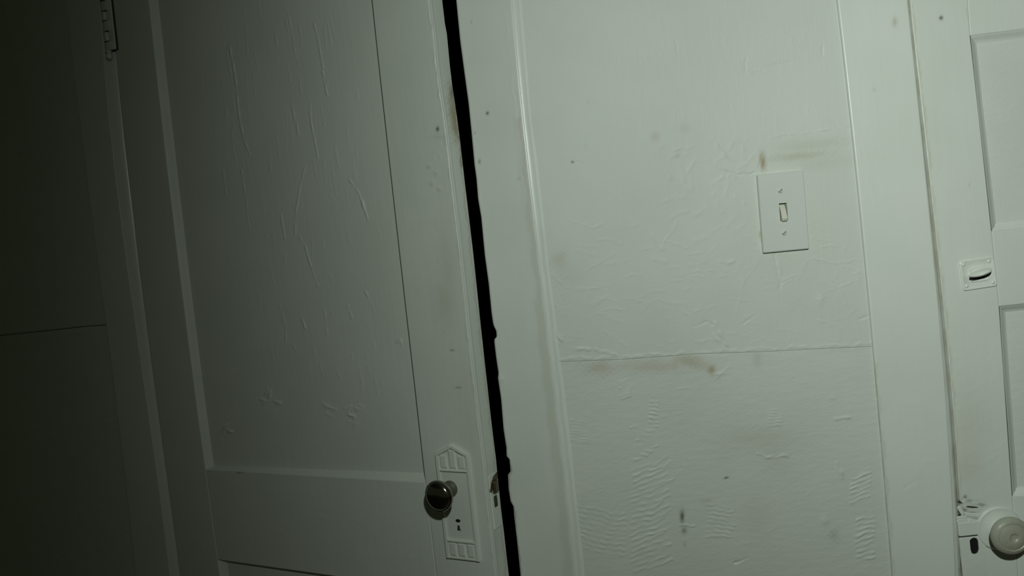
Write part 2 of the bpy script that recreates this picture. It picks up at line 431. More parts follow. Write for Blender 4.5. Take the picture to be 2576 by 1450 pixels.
# lower sheet: heavy wrinkles in the paint, scuffs and yellow water stains
wrinkles(fl, 1430, 960, 2200, 1450, 150, 0.0, 26, 2.4, .14, 5, .35)
for k in range(20):
    y = 1170 + k * 13.5
    fl.ridge([(1590 + 3 * math.sin(k), y + 14), (1640, y), (1680 + 12 * math.sin(k * 2.1), y - 20)], 2.6, .42)
for k in range(9):
    y = 1270 + k * 13
    fl.ridge([(1455, y), (1500, y + 12), (1540, y + 24), (1572, y + 22)], 3.0, .30)
for k in range(7): fl.ridge([(1635, 1010 + k * 11), (1655, 1010 + k * 11 + (k % 3) - 1)], 2.4, .55)
for k in range(9): fl.ridge([(1590 + (k * 37) % 50, 1075 + k * 12), (1606 + (k * 37) % 50, 1073 + k * 12)], 3.0, .5)
for k in range(8): fl.ridge([(1558 + k % 3 * 4, 958 + k * 6), (1586, 956 + k * 6)], 2.8, .45)
for k in range(6): fl.ridge([(1935, 1032 + k * 8), (1968, 1026 + k * 8)], 2.6, .32)
for k in range(6): fl.ridge([(2140, 1205 + k * 12), (2188, 1190 + k * 12)], 2.6, .5)
for k in range(9): fl.ridge([(2155, 1310 + k * 13), (2198, 1300 + k * 13)], 3.0, .5)
for k in range(8): fl.ridge([(1778, 1272 + k * 11), (1835 + k % 3 * 12, 1276 + k * 11)], 2.6, .36)
for k in range(7): fl.ridge([(1432, 1060 + k * 8), (1480, 1064 + k * 8)], 2.4, .3)
fl.ridge([(1700, 1323), (1745, 1322)], 2.0, .7).ridge([(1845, 1416), (1880, 1404)], 2.4, -.7)
fl.ridge([(1905, 1140), (1935, 1150), (1980, 1150)], 3.5, .5); fl.spot(2075, 1310, 9, 12, 0, 0, .9).spot(2096, 1345, 12, 14, 2, .22, .5, 0, .5)
fl.ridge([(2103, 1057), (2140, 1048)], 3.5, .6); fl.spot(2095, 1003, 9, 4, 0, .1, .6); fl.spot(2116, 1190, 7, 8, 0, 0, .9); fl.ridge([(2105, 1165), (2118, 1205)], 3, .5)
fl.spot(1510, 925, 36, 18, 0, .42, 0, 0, .5).spot(1640, 922, 90, 17, 0, .34, 0, 0, .4).spot(1735, 910, 42, 14, 0, .55, 0, .25, .4).spot(1790, 932, 10, 12, 0, .85, 0, 0, .3)
fl.mark([(1695, 925), (1700, 908), (1750, 905), (1785, 925)], 12, 0, .32); fl.spot(1905, 905, 12, 20, 0, .25)
fl.ridge([(1790, 948), (1830, 938)], 4, .6); fl.ridge([(1800, 955), (1835, 925)], 3, .5)
fl.spot(1905, 1105, 100, 30, 0, .20, 0, 0, .4).spot(1830, 1120, 40, 40, 0, .10).spot(1950, 1140, 40, 50, 0, .14, 0, 0, .4)
fl.spot(1905, 1300, 45, 50, 0, .16, 0, 0, .5).spot(1778, 1262, 14, 10, 0, .25)
fl.spot(1716, 1300, 5.5, 15, 1, .85).spot(1721, 1336, 7, 8, 1, .55).spot(1722, 1370, 4, 7, 1, .2)
fl.spot(1827, 1203, 6, 2.6, 1, .85, -.3, -.3).spot(1620, 1395, 60, 20, 0, .12).spot(1400, 1010, 10, 50, 0, .18)
fl.spot(1700, 1430, 400, 60, 0, .10, 0, 0, .3)
fu.ridge([(1335, 0), (1420, 900)], 1, .01)
zs = B.hline(seam)
board('panel', B, .00, sC2L, zs, 2.5, 0, .0125, m_wall_up, wb, st=.00125, r=.0007, feats=fu, seed=3, amp=.9)
board('panel', B, .00, sC2L, .16, shift(zs, -.00025), -.0003, .0125, m_wall, wb, st=.00125, r=.0007, feats=fl, seed=5, amp=1.1)

# ------------------------------------------------------------------ casing of the second door
ftr = Feats()
ftr.spot(2250, 55, 6, 12, 0, .5, .3).spot(2197, 226, 4, 4, 0, .3, .3)
ftr.spot(2190, 250, 25, 200, 0, 0, .25).spot(2165, 1200, 6, 6, 0, .1)
ftr.mark([(x + 4, y) for x, y in cas2L if y > 850], 4, 0, .28)
ftr.ridge([(2275, 1230), (2300, 1215)], 3, -.3)
wrinkles(ftr, 2110, 150, 2230, 700, 26, 1.45, 70, 4, .16, 9, .06); wrinkles(ftr, 2150, 900, 2380, 1450, 26, -.4, 30, 5, .16, 10, .5)
t3 = empty('trim_1', B.pt(float(sC2L(1.2)), 0, 0))
tag(t3, 'flat painted door casing board to the right of the light switch', 'door casing', 'structure')
put(board('casing_board', B, shift(sC2L, .0004), sC2R, 0, 2.14, .0035, .018, m_trim, None, st=.0018, r=.0022, feats=ftr, seed=8, amp=.5), t3)
# jamb strip, set back a little
zz = np.linspace(0, 2.08, 140)
a0 = B.pt(sC2R(zz), zz, -.001); a1 = B.pt(sG2(zz) - .0012, zz, -.004); a1b = B.pt(sG2(zz) - .0006, zz, -.006); a2 = B.pt(sG2(zz) - .0003, zz, -.045)
fj = Feats().mark([(x - 2, y) for x, y in gap2], 4, 0, .5).mark([(x - 1, y) for x, y in gap2 if y > 1100], 3, 2, .5)
put(loft('jamb', [a0, (a0 + a1) / 2, a1, a1b, a2], m_trim, None, fj), t3)

# ------------------------------------------------------------------ second door (right edge of the picture)
d2 = empty('door_2', B.pt(float(sG2(1.2)) + .002, 0, -.005))
tag(d2, 'grey-white panelled door with painted-over lock and knob at the right', 'door', 'structure')
h2 = -.005
pu_o = [(2441, 89), (2462, 290), (2478, 430), (2495, 582)]     # outer and inner edge of the mouldings
pu_i = [(2468, 111), (2486, 290), (2500, 440), (2513, 560)]
pl_o = [(2514, 771), (2524, 930), (2534, 1060), (2547, 1250)]
pl_i = [(2543, 788), (2552, 930), (2560, 1060), (2568, 1235)]
su = B.vline(pu_o, h2); sui = B.vline(pu_i, h2 - .009); sl_ = B.vline(pl_o, h2); sli = B.vline(pl_i, h2 - .009)
zUt = B.pix(2441, 89, h2)[1]; zUb = B.pix(2495, 582, h2)[1]; zLt = B.pix(2514, 771, h2)[1]; zLb = B.pix(2547, 1250, h2)[1]
s_st = lambda z: np.interp(z, [zLb, zLt, zUb, zUt], [float(sl_(zLb)), float(sl_(zLt)), float(su(zUb)), float(su(zUt))])
fd = Feats()
fd.spot(2368, 45, 4.5, 5, 1, .95, -.6)
fd.spot(2440, 465, 2, 7, 0, .3, -.3)
fd.ridge([(2431, 0), (2441, 85)], 1.8, -.35)
fd.spot(2440, 1080, 50, 110, 0, .16, 0, 0, .3).spot(2440, 1170, 40, 60, 0, .22, 0, 0, .3)
fd.mark([(x + 7, y) for x, y in gap2], 4, 0, .30)
wrinkles(fd, 2300, 450, 2500, 760, 18, -.3, 40, 4, .14, 12, .4); wrinkles(fd, 2390, 850, 2530, 1220, 20, -.4, 40, 5, .18, 13, .4)
# chipped thick paint above the lock
r_ = random.Random(5)
for p, ht in (([(2411, 1235), (2416, 1262), (2428, 1262)], .8), ([(2425, 1245), (2432, 1262), (2450, 1268), (2476, 1272)], .8), ([(2412, 1283), (2430, 1288), (2450, 1292), (2478, 1300)], 1.0),
              ([(2440, 1262), (2465, 1268), (2478, 1274)], -.8), ([(2412, 1305), (2440, 1306), (2478, 1303)], .7)):
    fd.ridge(p, 2.6, ht)
for x, y, rx, ry, a in ((2428, 1251, 5, 4, .75), (2412, 1265, 6, 4, .7), (2440, 1262, 8, 3, .5), (2470, 1271, 10, 3, .65), (2426, 1284, 8, 4, .7),
                        (2448, 1293, 13, 3.6, .85), (2464, 1296, 8, 3, .9), (2425, 1308, 12, 2.2, .6), (2455, 1306, 14, 2, .5)):
    fd.spot(x, y, rx, ry, 1, a, -.7, .15)
fd.spot(2450, 1285, 45, 25, 2, .14, 0, 0, .4)
sd0 = shift(sG2, .0030)
put(board('stile', B, sd0, s_st, .01, 2.07, h2, .035, m_door, None, st=.0018, r=.0016, feats=fd, seed=11, amp=.5), d2)
# rails between the panels
sEnd = .96
for zb_, zt_, sd in ((zUt, 2.07, 21), (zLt, zUb, 22), (zLb - .20, zLb, 23)):
    fr = Feats(); wrinkles(fr, 2490, 580, 2576, 760, 8, 0, 40, 4, .12, 14, .3)
    put(board('rail', B, shift(s_st, .0002), sEnd, zb_, zt_, h2, .035, m_door, None, st=.003, r=.0008, feats=fr, seed=sd, amp=.3), d2)
def mould(P, sl, sr, zb, zt, wl, wr, wb_, wt, h, depth, prof, mat, parent):
    """four moulding strips around a sunk panel; prof = (fraction across, fraction down)"""
    n = 40
    zc = np.linspace(0, 1, n)
    def ringpt(side, k, fr):
        if side == 'L': z = (zb + wb_ * fr) + ((zt - wt * fr) - (zb + wb_ * fr)) * k; return (sl(z) + wl * fr, z)
        if side == 'R': z = (zb + wb_ * fr) + ((zt - wt * fr) - (zb + wb_ * fr)) * k; return (sr(z) - wr * fr, z)
        if side == 'B': a, b = float(sl(zb)) + wl * fr, float(sr(zb)) - wr * fr; return (a + (b - a) * k, np.full(k.shape, zb + wb_ * fr))
        a, b = float(sl(zt)) + wl * fr, float(sr(zt)) - wr * fr; return (a + (b - a) * k, np.full(k.shape, zt - wt * fr))
    for side in 'LRBT':
        rows = []
        for fr, dp in prof:
            S, Z = ringpt(side, zc, fr); rows.append(P.pt(S, Z, np.full(n, h - depth * dp)))
        if side in 'RB': rows = rows[::-1]
        put(loft('moulding', rows, mat, None, smooth=False), parent)
prof2 = [(0, 0), (.12, .16), (.20, .20), (.28, .40), (.55, .62), (.70, .86), (.80, .86), (.88, 1.0), (1.0, 1.0)]
wl = .0145
mould(B, su, const(sEnd), zUb, zUt, wl, .0145, .013, .0135, h2, .009, prof2, m_door, d2)
mould(B, sl_, const(sEnd), zLb, zLt, .0155, .0145, .013, .013, h2, .009, prof2, m_door, d2)
fp = Feats(); fp.spot(2560, 480, 9, 20, 0, .2)
put(board('panel', B, .62, sEnd, zUb - .004, zUt + .004, h2 - .009, .01, m_door, None, st=.004, r=.001, feats=fp, seed=31, amp=.3), d2)
put(board('panel', B, .62, sEnd, zLb - .004, zLt + .004, h2 - .009, .01, m_door, None, st=.004, r=.001, seed=32, amp=.3), d2)
put(board('stile', B, sEnd, sEnd + .11, .01, 2.07, h2, .035, m_door, None, st=.02, r=.0016, seed=12, amp=.2), d2)
put(board('panel', B, .62, sEnd, .20, zLb - .19, h2 - .009, .01, m_door, None, st=.02, r=.001, seed=33, amp=.2), d2)
put(board('rail', B, shift(s_st, .0002), sEnd, .01, .21, h2, .035, m_door, None, st=.02, r=.0008, seed=34, amp=.2), d2)

# thumb turn on its plate
def angle_of(P, p, q, h=0.0, vert=False):
    a, b = P.pix(*p, h), P.pix(*q, h); t = math.atan2(b[1] - a[1], b[0] - a[0])
    return t - math.pi / 2 if vert else t
a, z = B.pix(2460, 689, h2)
L = Local(B, a, z, angle_of(B, (2425, 730), (2503, 718), h2), h2)
hw, hh_ = .0245, .0215
o_ = rrect(-hw, -hh_, hw, hh_, .004, 6); n_ = len(o_)
def ellipse_like(outer, rx, ry, cy=0, cx=0):
    return [(cx + rx * math.cos(math.atan2(y / ry, x / rx)), cy + ry * math.sin(math.atan2(y / ry, x / rx))) for x, y in outer]
dish = [(np.array(o_), 0), (np.array(o_), .0016), (np.array(o_) * .965, .0024), (np.array(o_) * .90, .0024), (np.array(o_) * .86, .0017)]
e1 = np.array(ellipse_like(o_, .0165, .0130, -.001)); e2 = np.array(ellipse_like(o_, .0145, .0095, -.001)); e3 = np.array(ellipse_like(o_, .006, .003, -.001))
dish += [(e1, .0016), ((e1 * .93), .0036), (e2, .0028), (e3, .0022)]
V = []; Fc = []
for p, zz_ in dish: V += [(x, y, zz_) for x, y in p]
for k in range(len(dish) - 1):
    for i in range(n_):
        j = (i + 1) % n_; Fc.append((k * n_ + i, k * n_ + j, (k + 1) * n_ + j, (k + 1) * n_ + i))
Fc.append(tuple(range((len(dish) - 1) * n_, len(dish) * n_)))
tp = local('thumb_turn', L, (V, Fc), m_hard, None, True); put(tp, d2)
tp['label'] = 'square painted latch plate with a small oval thumb turn'
def blob(rx, ry, rz, cx, cy, cz, n=20, m=12, ang=0, low=-.5):
    V = []; Fc = []
    for k in range(m + 1):
        ph = math.asin(max(-1, min(1, low + (1 - low) * k / m))) if k < m else math.pi / 2
        for i in range(n):
            t = 2 * math.pi * i / n
            x, y = rx * math.cos(ph) * math.cos(t), ry * math.cos(ph) * math.sin(t)
            x, y = x * math.cos(ang) - y * math.sin(ang), x * math.sin(ang) + y * math.cos(ang)
            V.append((cx + x, cy + y, cz + rz * math.sin(ph)))
    for k in range(m):
        for i in range(n):
            j = (i + 1) % n; Fc.append((k * n + i, k * n + j, (k + 1) * n + j, (k + 1) * n + i))
    return V, Fc
tt = local('turn_piece', L, blob(.0152, .0046, .0170, .0002, .0016, .004, 28, 12, math.radians(12)), m_hard, None, True); put(tt, tp)
cav = local('cavity_shade', L, prism([(.0152 * math.cos(t) * math.cos(.17) - (-.0032 + .0042 * math.sin(t)) * math.sin(.17), .0152 * math.cos(t) * math.sin(.17) + (-.0032 + .0042 * math.sin(t)) * math.cos(.17)) for t in np.linspace(0, 2 * math.pi, 24, endpoint=False)], .0020, .0042), m_black); put(cav, tp)  # solid black piece painting the shade under the turn piece
cav['label'] = 'black patch painting the shade in the recess under the turn piece'
for x, y in ((.0165, .0155), (.0185, -.0155), (-.0195, .0165), (-.0185, -.0150)):
    s_ = local('screw', L, blob(.0026, .0026, .0016, x, y, .0018, 14, 5), m_hard, None, True); put(s_, tp)

# lock plate, keyhole and knob
a, z = B.pix(2449, 1388, h2)
L = Local(B, a, z, angle_of(B, (2413, 1349), (2480, 1342), h2), h2)
o_ = rrect(-.0195, -.075, .0175, .0235, .002, 6)
o_ = [((x), (y)) for x, y in o_]
o_ = sorted(o_ + [(-.0195, y) for y in (-.06, -.04, -.02, 0, .01)] + [(x, .0235) for x in (-.014, -.009, -.005, -.002, .001, .004, .007, .012)] + [(x, -.075) for x in (-.01, -.003, .004, .011)] + [(.0175, y) for y in (-.06, -.04, -.02, 0, .01)], key=lambda p: math.atan2(p[1] - .0090, p[0] - .001))
i_ = [(.001 + max(-.0061, min(.0061, .0085 * math.cos(t))), .0090 + .0125 * math.sin(t)) for t in (math.atan2(y - .0090, x - .001) for x, y in o_)]
kp = local('lock_plate', L, holed(o_, i_, 0, .0022, .0003), m_hard, None, True); put(kp, d2)
kb = local('keyhole', L, prism([(.001 + .0070 * math.cos(t), .0090 + .0135 * math.sin(t)) for t in np.linspace(0, 2 * math.pi, 20, endpoint=False)], 0, .0005), m_black); put(kb, kp)
kb['label'] = 'black oval keyhole'
ridge_ = local('plate_lip', L, prism(rect(-.0195, .0232, .0180, .0250), 0, .0016, .0004), m_dirt_shade); put(ridge_, kp)
for (x0, y0), (x1, y1), hh2 in (((-.019, .0475), (.003, .0455), .0030), ((-.004, .0462), (.015, .0410), .0034), ((-.0195, .052), (-.006, .0515), .0026), ((-.0165, .0690), (-.009, .0560), .0022), ((-.010, .0565), (.016, .0525), .0022)):
    dd = np.array([x1 - x0, y1 - y0]); nn_ = np.array([-dd[1], dd[0]]) / np.linalg.norm(dd) * .0032
    o = local('paint_lump', L, prism([(x0 - nn_[0] * .6, y0 - nn_[1] * .6), (x1 - nn_[0], y1 - nn_[1]), (x1 + dd[0] * .1, y1 + dd[1] * .1), (x1 + nn_[0], y1 + nn_[1]), (x0 + nn_[0] * 1.2, y0 + nn_[1] * 1.2), (x0 - dd[0] * .1, y0)], -.001, hh2 * .75, .0009), m_hard, None, False, .0005); put(o, d2)
for x0, y0, x1, y1, wd in ((-.0085, .0556, .0165, .0508, .0016), (-.019, .0562, -.010, .0588, .0022), (-.0195, .0443, .0150, .0448, .0010), (-.004, .0683, .012, .0655, .0018), (-.0145, .0775, -.0095, .0745, .0024), (-.020, .0690, -.0150, .0680, .0022)):
    o = local('paint_crack', L, prism([(x0, y0 - wd * .3), ((x0 + x1) / 2, (y0 + y1) / 2 - wd * .7), (x1, y1 - wd * .2), (x1 - .001, y1 + wd * .4), ((x0 * .6 + x1 * .4), (y0 * .6 + y1 * .4) + wd * .6), (x0 + .001, y0 + wd * .5)], 0, .0011), m_dirt_shade); put(o, d2)
box2 = local('lock_case_strip', L, prism(rrect(-.0195, .0255, .0140, .0460, .002), 0, .0030, .001), m_hard); put(box2, d2)
a, z = B.pix(2541, 1345, h2 + .045)
L = Local(B, a, z, 0, h2)
a2, z2 = B.pix(2516, 1332, h2 + .004)
L2 = Local(B, a2, z2, 0, h2)
rose = local('rose', L2, lathe([(.0325, 0), (.0325, .0012), (.0305, .0034), (.0275, .0030), (.0225, .0040), (.016, .0055), (.0125, .0075), (.0115, .012)], 48), m_hard, None, True); put(rose, d2)
kn = local('knob', L2, lathe([(.0115, .006), (.0115, .016), (.0190, .0190), (.0258, .0235), (.0270, .0268), (.0264, .0310), (.0236, .0340), (.0200, .0352), (.0190, .0342), (.0150, .0362), (.0075, .0378), (.0055, .0374), (.0040, .0355), (.0012, .0352)], 56), m_rough, None, True); put(kn, d2)
kn['label'] = 'off-white painted round knob with worn rim'

# ------------------------------------------------------------------ light switch
cTL, cTR, cBL, cBR = (1902, 441), (2019, 428), (1921, 637), (2037, 627)
q = [B.pix(*c, .004) for c in (cTL, cTR, cBL, cBR)]
ca = sum(x for x, _ in q) / 4; cz = sum(y for _, y in q) / 4
ang = (math.atan2(q[1][1] - q[0][1], q[1][0] - q[0][0]) + math.atan2(q[3][1] - q[2][1], q[3][0] - q[2][0])) / 2
wS = (math.dist(q[0], q[1]) + math.dist(q[2], q[3])) / 2; hS = (math.dist(q[0], q[2]) + math.dist(q[1], q[3])) / 2
ls = empty('light_switch', B.pt(ca, cz, 0))
tag(ls, 'off-white single toggle light switch on the wall between the two doors', 'light switch')
L = Local(B, ca, cz, ang, 0)
sy = hS / .1145
o_ = rrect(-wS / 2, -hS / 2, wS / 2, hS / 2, .0016, 5)
i_ = []
for x, y in o_:
    t = math.atan2(y / hS, x / wS); cx_, sy_ = math.cos(t), math.sin(t); k = 1 / max(abs(cx_), abs(sy_)); i_.append((cx_ * k * .0056, sy_ * k * .0128 * sy + .0))
V, Fc = [], []
oo = np.array(o_)
Ls = [(oo, .0), (oo, .0034), (oo * np.array([.985, .99]), .0056), (oo * np.array([.955, .972]), .0064), (np.array(i_), .0064), (np.array(i_) * .98, .0008)]
for p, zz_ in Ls: V += [(x, y, zz_) for x, y in p]
n_ = len(oo)
for k in range(len(Ls) - 1):
    for i in range(n_):
        j = (i + 1) % n_; Fc.append((k * n_ + i, k * n_ + j, (k + 1) * n_ + j, (k + 1) * n_ + i))
pl = local('plate', L, (V, Fc), m_plate, None, False); put(pl, ls)
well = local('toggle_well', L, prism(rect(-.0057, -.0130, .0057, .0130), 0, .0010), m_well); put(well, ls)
# toggle lever tipped down
def lever():
    P_ = [(.0110, .0010), (.0060, .0052), (.0010, .0080), (-.0095, .0125), (-.0135, .0100), (-.0118, .0010)]   # (y, z) side outline
    V = [(-.0042, y, z) for y, z in P_] + [(.0036, y, z) for y, z in P_]; n = len(P_)
    return V, [tuple(range(n)), tuple(reversed(range(n, 2 * n)))] + [(i, n + i, n + (i + 1) % n, (i + 1) % n) for i in range(n)]
tg = local('toggle', L, lever(), m_toggle, None, False, .0009); put(tg, ls)
for px_, py_ in ((1962, 480), (1972, 586)):
    a_, z_ = B.pix(px_, py_, .006); Ls_ = Local(B, a_, z_, .6, .0060)
    s_ = local('screw', Ls_, join(lathe([(.0036, 0), (.0036, .0010), (.0028, .0022), (.0008, .0026)], 20)), m_plate, None, True); put(s_, ls)
    s2 = local('screw_slot', Ls_, prism(rect(-.0026, -.00045, .0026, .00045), .0016, .0027), m_dirt_shade); put(s2, s_)

# ------------------------------------------------------------------ wall of the ajar door, its casings
sGR = A.vline(gapR, .006); sCo = A.vfit(corner, .006); sSL = A.vfit(stripL, 0); sC1 = A.vfit(cas1L, 0); sHi = A.vfit(hinge_pts, -.006)
fa = Feats()
fa.spot(1226, 285, 3.5, 4, 1, .95, -.5).spot(1206, 407, 3, 6, 1, .6, -.4).spot(1195, 335, 2, 2, 1, .6).spot(1186, 55, 2, 5, 1, .3)
fa.mark([(x - 14, y) for x, y in corner if y > 250], 9, 0, .22)
fa.mark([(x - 22, y) for x, y in corner if y > 700], 8, 0, .22)
fa.ridge([(x - 14, y) for x, y in corner if 200 < y < 520], 2.2, -.4)
fa.ridge([(1268, 30), (1285, 150), (1293, 260), (1305, 380), (1318, 520)], 2.0, .3)
fa.spot(1255, 945, 5, 5, 0, 0, 1.0).spot(1262, 955, 7, 6, 0, 0, .8)
fa.spot(1306, 450, 5, 5, 0, .3); fa.mark([(x + 3, y) for x, y in gapR if y > 1100], 3, 2, .35)
wrinkles(fa, 1150, 0, 1440, 1450, 40, 1.45, 60, 4, .12, 15, .1)
t1 = empty('trim_2', A.pt(float(sGR(1.2)), 0, 0))
tag(t1, 'wide casing board between the dark door gap and the switch wall', 'door casing', 'structure')
put(board('casing_board', A, sGR, sCo, 0, 2.12, .006, .036, m_trim, None, st=.0018, r=.0045, feats=fa, seed=16, amp=.7), t1)
# rounded fillet of paint where the casing meets the switch wall
zz = np.linspace(0, 2.12, 260); rows = []
wob = np.interp(zz, np.linspace(0, 2.12, 40), rng.normal(0, .0004, 40))
cp = A.pt(sCo(zz) - .0012, zz, np.full(zz.shape, .0045)); sB = (cp - B.O) @ B.d; hB = (cp - B.O) @ B.n
for k in range(13):
    t = k / 12
    s__ = sB + (.015 + wob * 2) * t; h__ = hB * (1 - t) ** 2 * (1 - .35 * t) + .0013 * math.sin(math.pi * min(1, t * 1.7)) - .0012 * t ** 6 + .0004
    rows.append(B.pt(s__, zz, h__))
ff = Feats().mark([(x + 8, y) for x, y in corner if y > 550], 6, 0, .10)
put(loft('caulk_fillet', rows, m_fillet, None, ff), t1)

t2 = empty('trim_3', A.pt(float(sSL(1.2)), 0, 0))
tag(t2, 'shadowed casing board at the hinge side of the ajar door', 'door casing', 'structure')
put(board('casing_board', A, sC1, sSL, 0, 2.12, 0, .016, m_trim, None, st=.004, r=.0015, seed=17, amp=.4), t2)
zz = np.linspace(0, 2.05, 120)
b0 = A.pt(sSL(zz) + .0000, zz, np.full(zz.shape, -.0005)); b1 = A.pt(sHi(zz) - .0016, zz, np.full(zz.shape, -.0085)); b2 = A.pt(sHi(zz) - .001, zz, np.full(zz.shape, -.06))
put(loft('jamb', [b0, b0 * .5 + b1 * .5, b1, b2], m_trim, None, None, False), t2)
put(board('casing_board', A, float(sSL(1.2)) - .09, .0, 2.06, 2.15, .001, .018, m_trim, None, st=.03, r=.002, seed=18, amp=.1), t2)

wl_ = board('wall_left', A, -4.6, float(sSL(1.2)) - .01, 0, 2.5, -.020, .09, m_wall, st=.03, r=.001, amp=0)
tag(wl_, 'dark shadowed wall at the far left beside the hinged casing', 'wall', 'structure')
seamL = [(-500, 890), (0, 845), (129, 832), (207, 823), (266, 819)]
zl = A.hline(seamL, -.005); s1L = shift(sC1, .0005)
sFar = -4.6
board('panel', A, sFar, shift(sC1, -.0001), shift(zl, .0003), 2.5, -.004, .016, m_wall, wl_, st=.006, r=.004, seed=19, amp=.8)
board('panel', A, sFar, shift(sC1, -.0001), .16, shift(zl, -.0003), -.0045, .016, m_wall, wl_, st=.006, r=.004, seed=20, amp=.8)
board('wall_head', A, float(sSL(1.2)) - .01, .0, 2.06, 2.5, -.012, .09, m_wall, wl_, st=.05, r=.001, amp=0)

# ------------------------------------------------------------------ the ajar door
sDL = D.vfit(hinge_pts, 0); sDR = D.vfit(doorR, 0, .6)
Wd = float(sDR(1.2)) - float(sDL(1.2))
d1 = empty('door_1', D.pt(float(sDL(1.2)), 0, 0))
tag(d1, 'old grey-white panelled door standing ajar in shadow, dark metal knob', 'door', 'structure')
sPL = D.vfit(panLo, 0); dep = .010; sPLi = D.vfit(panLi, -dep); sPR = D.vfit(panR, 0)
zP = D.hline([(525, 1183), (800, 1199), (1068, 1215)], 0); zPi = D.hline([(538, 1172), (800, 1181), (1066, 1190)], -dep)
zQ = D.hline([(545, 1408), (700, 1430), (850, 1451)], 0)
zTop = 1.86; TH = .037
fs = Feats()
fs.spot(1100, 325, 4, 6, 1, .9, -.6).spot(1105, 345, 22, 7, 0, .25)
for x, y in ((1080, 419), (1097, 436), (1088, 462), (1106, 476)): fs.spot(x - 1, y, 5, 5, 0, .1, .9).spot(x + 2, y + 1, 3, 4, 2, .25)
fs.ridge([(1052, 385), (1046, 378), (1058, 376), (1062, 388), (1054, 396), (1046, 388)], 1.8, .2)
fs.ridge([(1090, 385), (1098, 378), (1106, 392), (1104, 412), (1092, 408), (1090, 385)], 2.0, .3)
fs.spot(1120, 760, 26, 60, 0, .28, 0, -.1, .3).spot(1128, 680, 22, 150, 0, .22, 0, -.1, .2).spot(1120, 560, 45, 14, 0, .14)
fs.spot(1140, 640, 25, 300, 0, .12, 0, -.1).spot(1180, 1060, 30, 160, 0, .16, 0, -.1)
fs.spot(1137, 882, 6, 2.2, 1, .6, -.3).spot(1152, 976, 8, 2, 1, .55, -.4); fs.ridge([(1160, 972), (1162, 995), (1155, 1005)], 2, .3)
fs.ridge(doorR, 3.0, .55)
for x, y, l in ((1150, 1187, 20), (1170, 1269, 40)): fs.ridge([(x + 35, y - 2), (x + 60, y - 4)], 1.6, -.4)
wrinkles(fs, 1000, 0, 1200, 1200, 34, 1.45, 60, 4, .10, 25, .1)
put(board('stile', D, sPR, sDR, .01, 2.04, 0, TH, m_door, None, st=.0017, r=.0022, feats=fs, seed=41, amp=.5), d1)
put(board('stile', D, sDL, sPL, .01, 2.04, 0, TH, m_door, None, st=.004, r=.0015, seed=42, amp=.4), d1)
fr = Feats(); wrinkles(fr, 560, 1220, 1080, 1450, 20, 0.05, 60, 4, .16, 26, .2)
fr.ridge([(795, 1296), (812, 1300)], 2.2, .4); fr.ridge([(590, 1188), (604, 1192), (612, 1190)], 2.2, -.8).spot(602, 1190, 9, 2.5, 1, .5)
sPR_ = shift(sPR, -.0004); sPL_ = shift(sPL, .0003)
put(board('rail', D, sPL_, sPR_, zQ, zP, 0, TH, m_door, None, st=.0022, r=.0008, feats=fr, seed=43, amp=.5), d1)
put(board('rail', D, sPL_, sPR_, zTop, 2.04, 0, TH, m_door, None, st=.02, r=.0008, seed=44, amp=.2), d1)
put(board('rail', D, sPL_, sPR_, .01, .22, 0, TH, m_door, None, st=.02, r=.0008, seed=45, amp=.2), d1)
# panel with the drips and wrinkles of many coats of paint
fp = Feats(1.7, .3)
for p, ht in (([(578, 115), (588, 170), (597, 240), (602, 300)], .75), ([(601, 300), (615, 350), (628, 390)], .7), ([(585, 240), (590, 285)], .4),
              ([(583, 330), (592, 410)], .3), ([(608, 430), (618, 500), (628, 580)], .4), ([(790, 60), (803, 110), (812, 170)], .6), ([(812, 180), (824, 238)], .8),
              ([(780, 288), (790, 345), (800, 400)], .7), ([(735, 260), (742, 310)], .4), ([(745, 300), (752, 345)], .4), ([(753, 200), (760, 240)], .35),
              ([(725, 30), (735, 90), (742, 130)], .35), ([(752, 60), (760, 120)], .3), ([(690, 75), (697, 118)], .3), ([(562, 430), (568, 490)], .3),
              ([(708, 540), (716, 600)], .55), ([(768, 420), (752, 480), (744, 540), (742, 590)], .5), ([(752, 595), (768, 620), (785, 680), (800, 720)], .6),
              ([(880, 455), (905, 490), (918, 530), (926, 553)], .7), ([(912, 505), (926, 553)], .8), ([(670, 590), (672, 612)], .3), ([(640, 130), (646, 165)], .3),
              ([(920, 732), (932, 762)], .6), ([(705, 770), (718, 820), (720, 870)], .4), ([(875, 770), (884, 800)], .5), ([(815, 780), (823, 840)], .35), ([(735, 850), (742, 880)], .3),
              ([(760, 805), (768, 825)], .9), ([(845, 380), (852, 420)], .3), ([(672, 975), (676, 1010)], .4)):
    fp.ridge(p, 2.1, ht)
wrinkles(fp, 560, 20, 900, 560, 60, 1.46, 60, 1.9, .22, 51, .05); wrinkles(fp, 600, 560, 960, 1000, 40, 1.4, 40, 2.6, .18, 52, .15)
for x, y in ((668, 990), (655, 1005), (690, 1010), (815, 1018), (830, 1026), (822, 1040), (868, 1030), (880, 1045), (895, 1028), (905, 1020), (878, 1062), (888, 1072), (560, 1075), (572, 1082), (1000, 860)):
    fp.ridge([(x, y), (x + r_.uniform(6, 16), y - r_.uniform(-6, 10)), (x + r_.uniform(2, 12), y + r_.uniform(4, 12))], 3.0, r_.uniform(.4, .9))
put(board('panel', D, shift(sPLi, -.002), sPR, shift(zPi, -.002), zTop, -dep, .012, m_door, None, st=.00125, r=.0005, feats=fp, seed=46, amp=.8), d1)
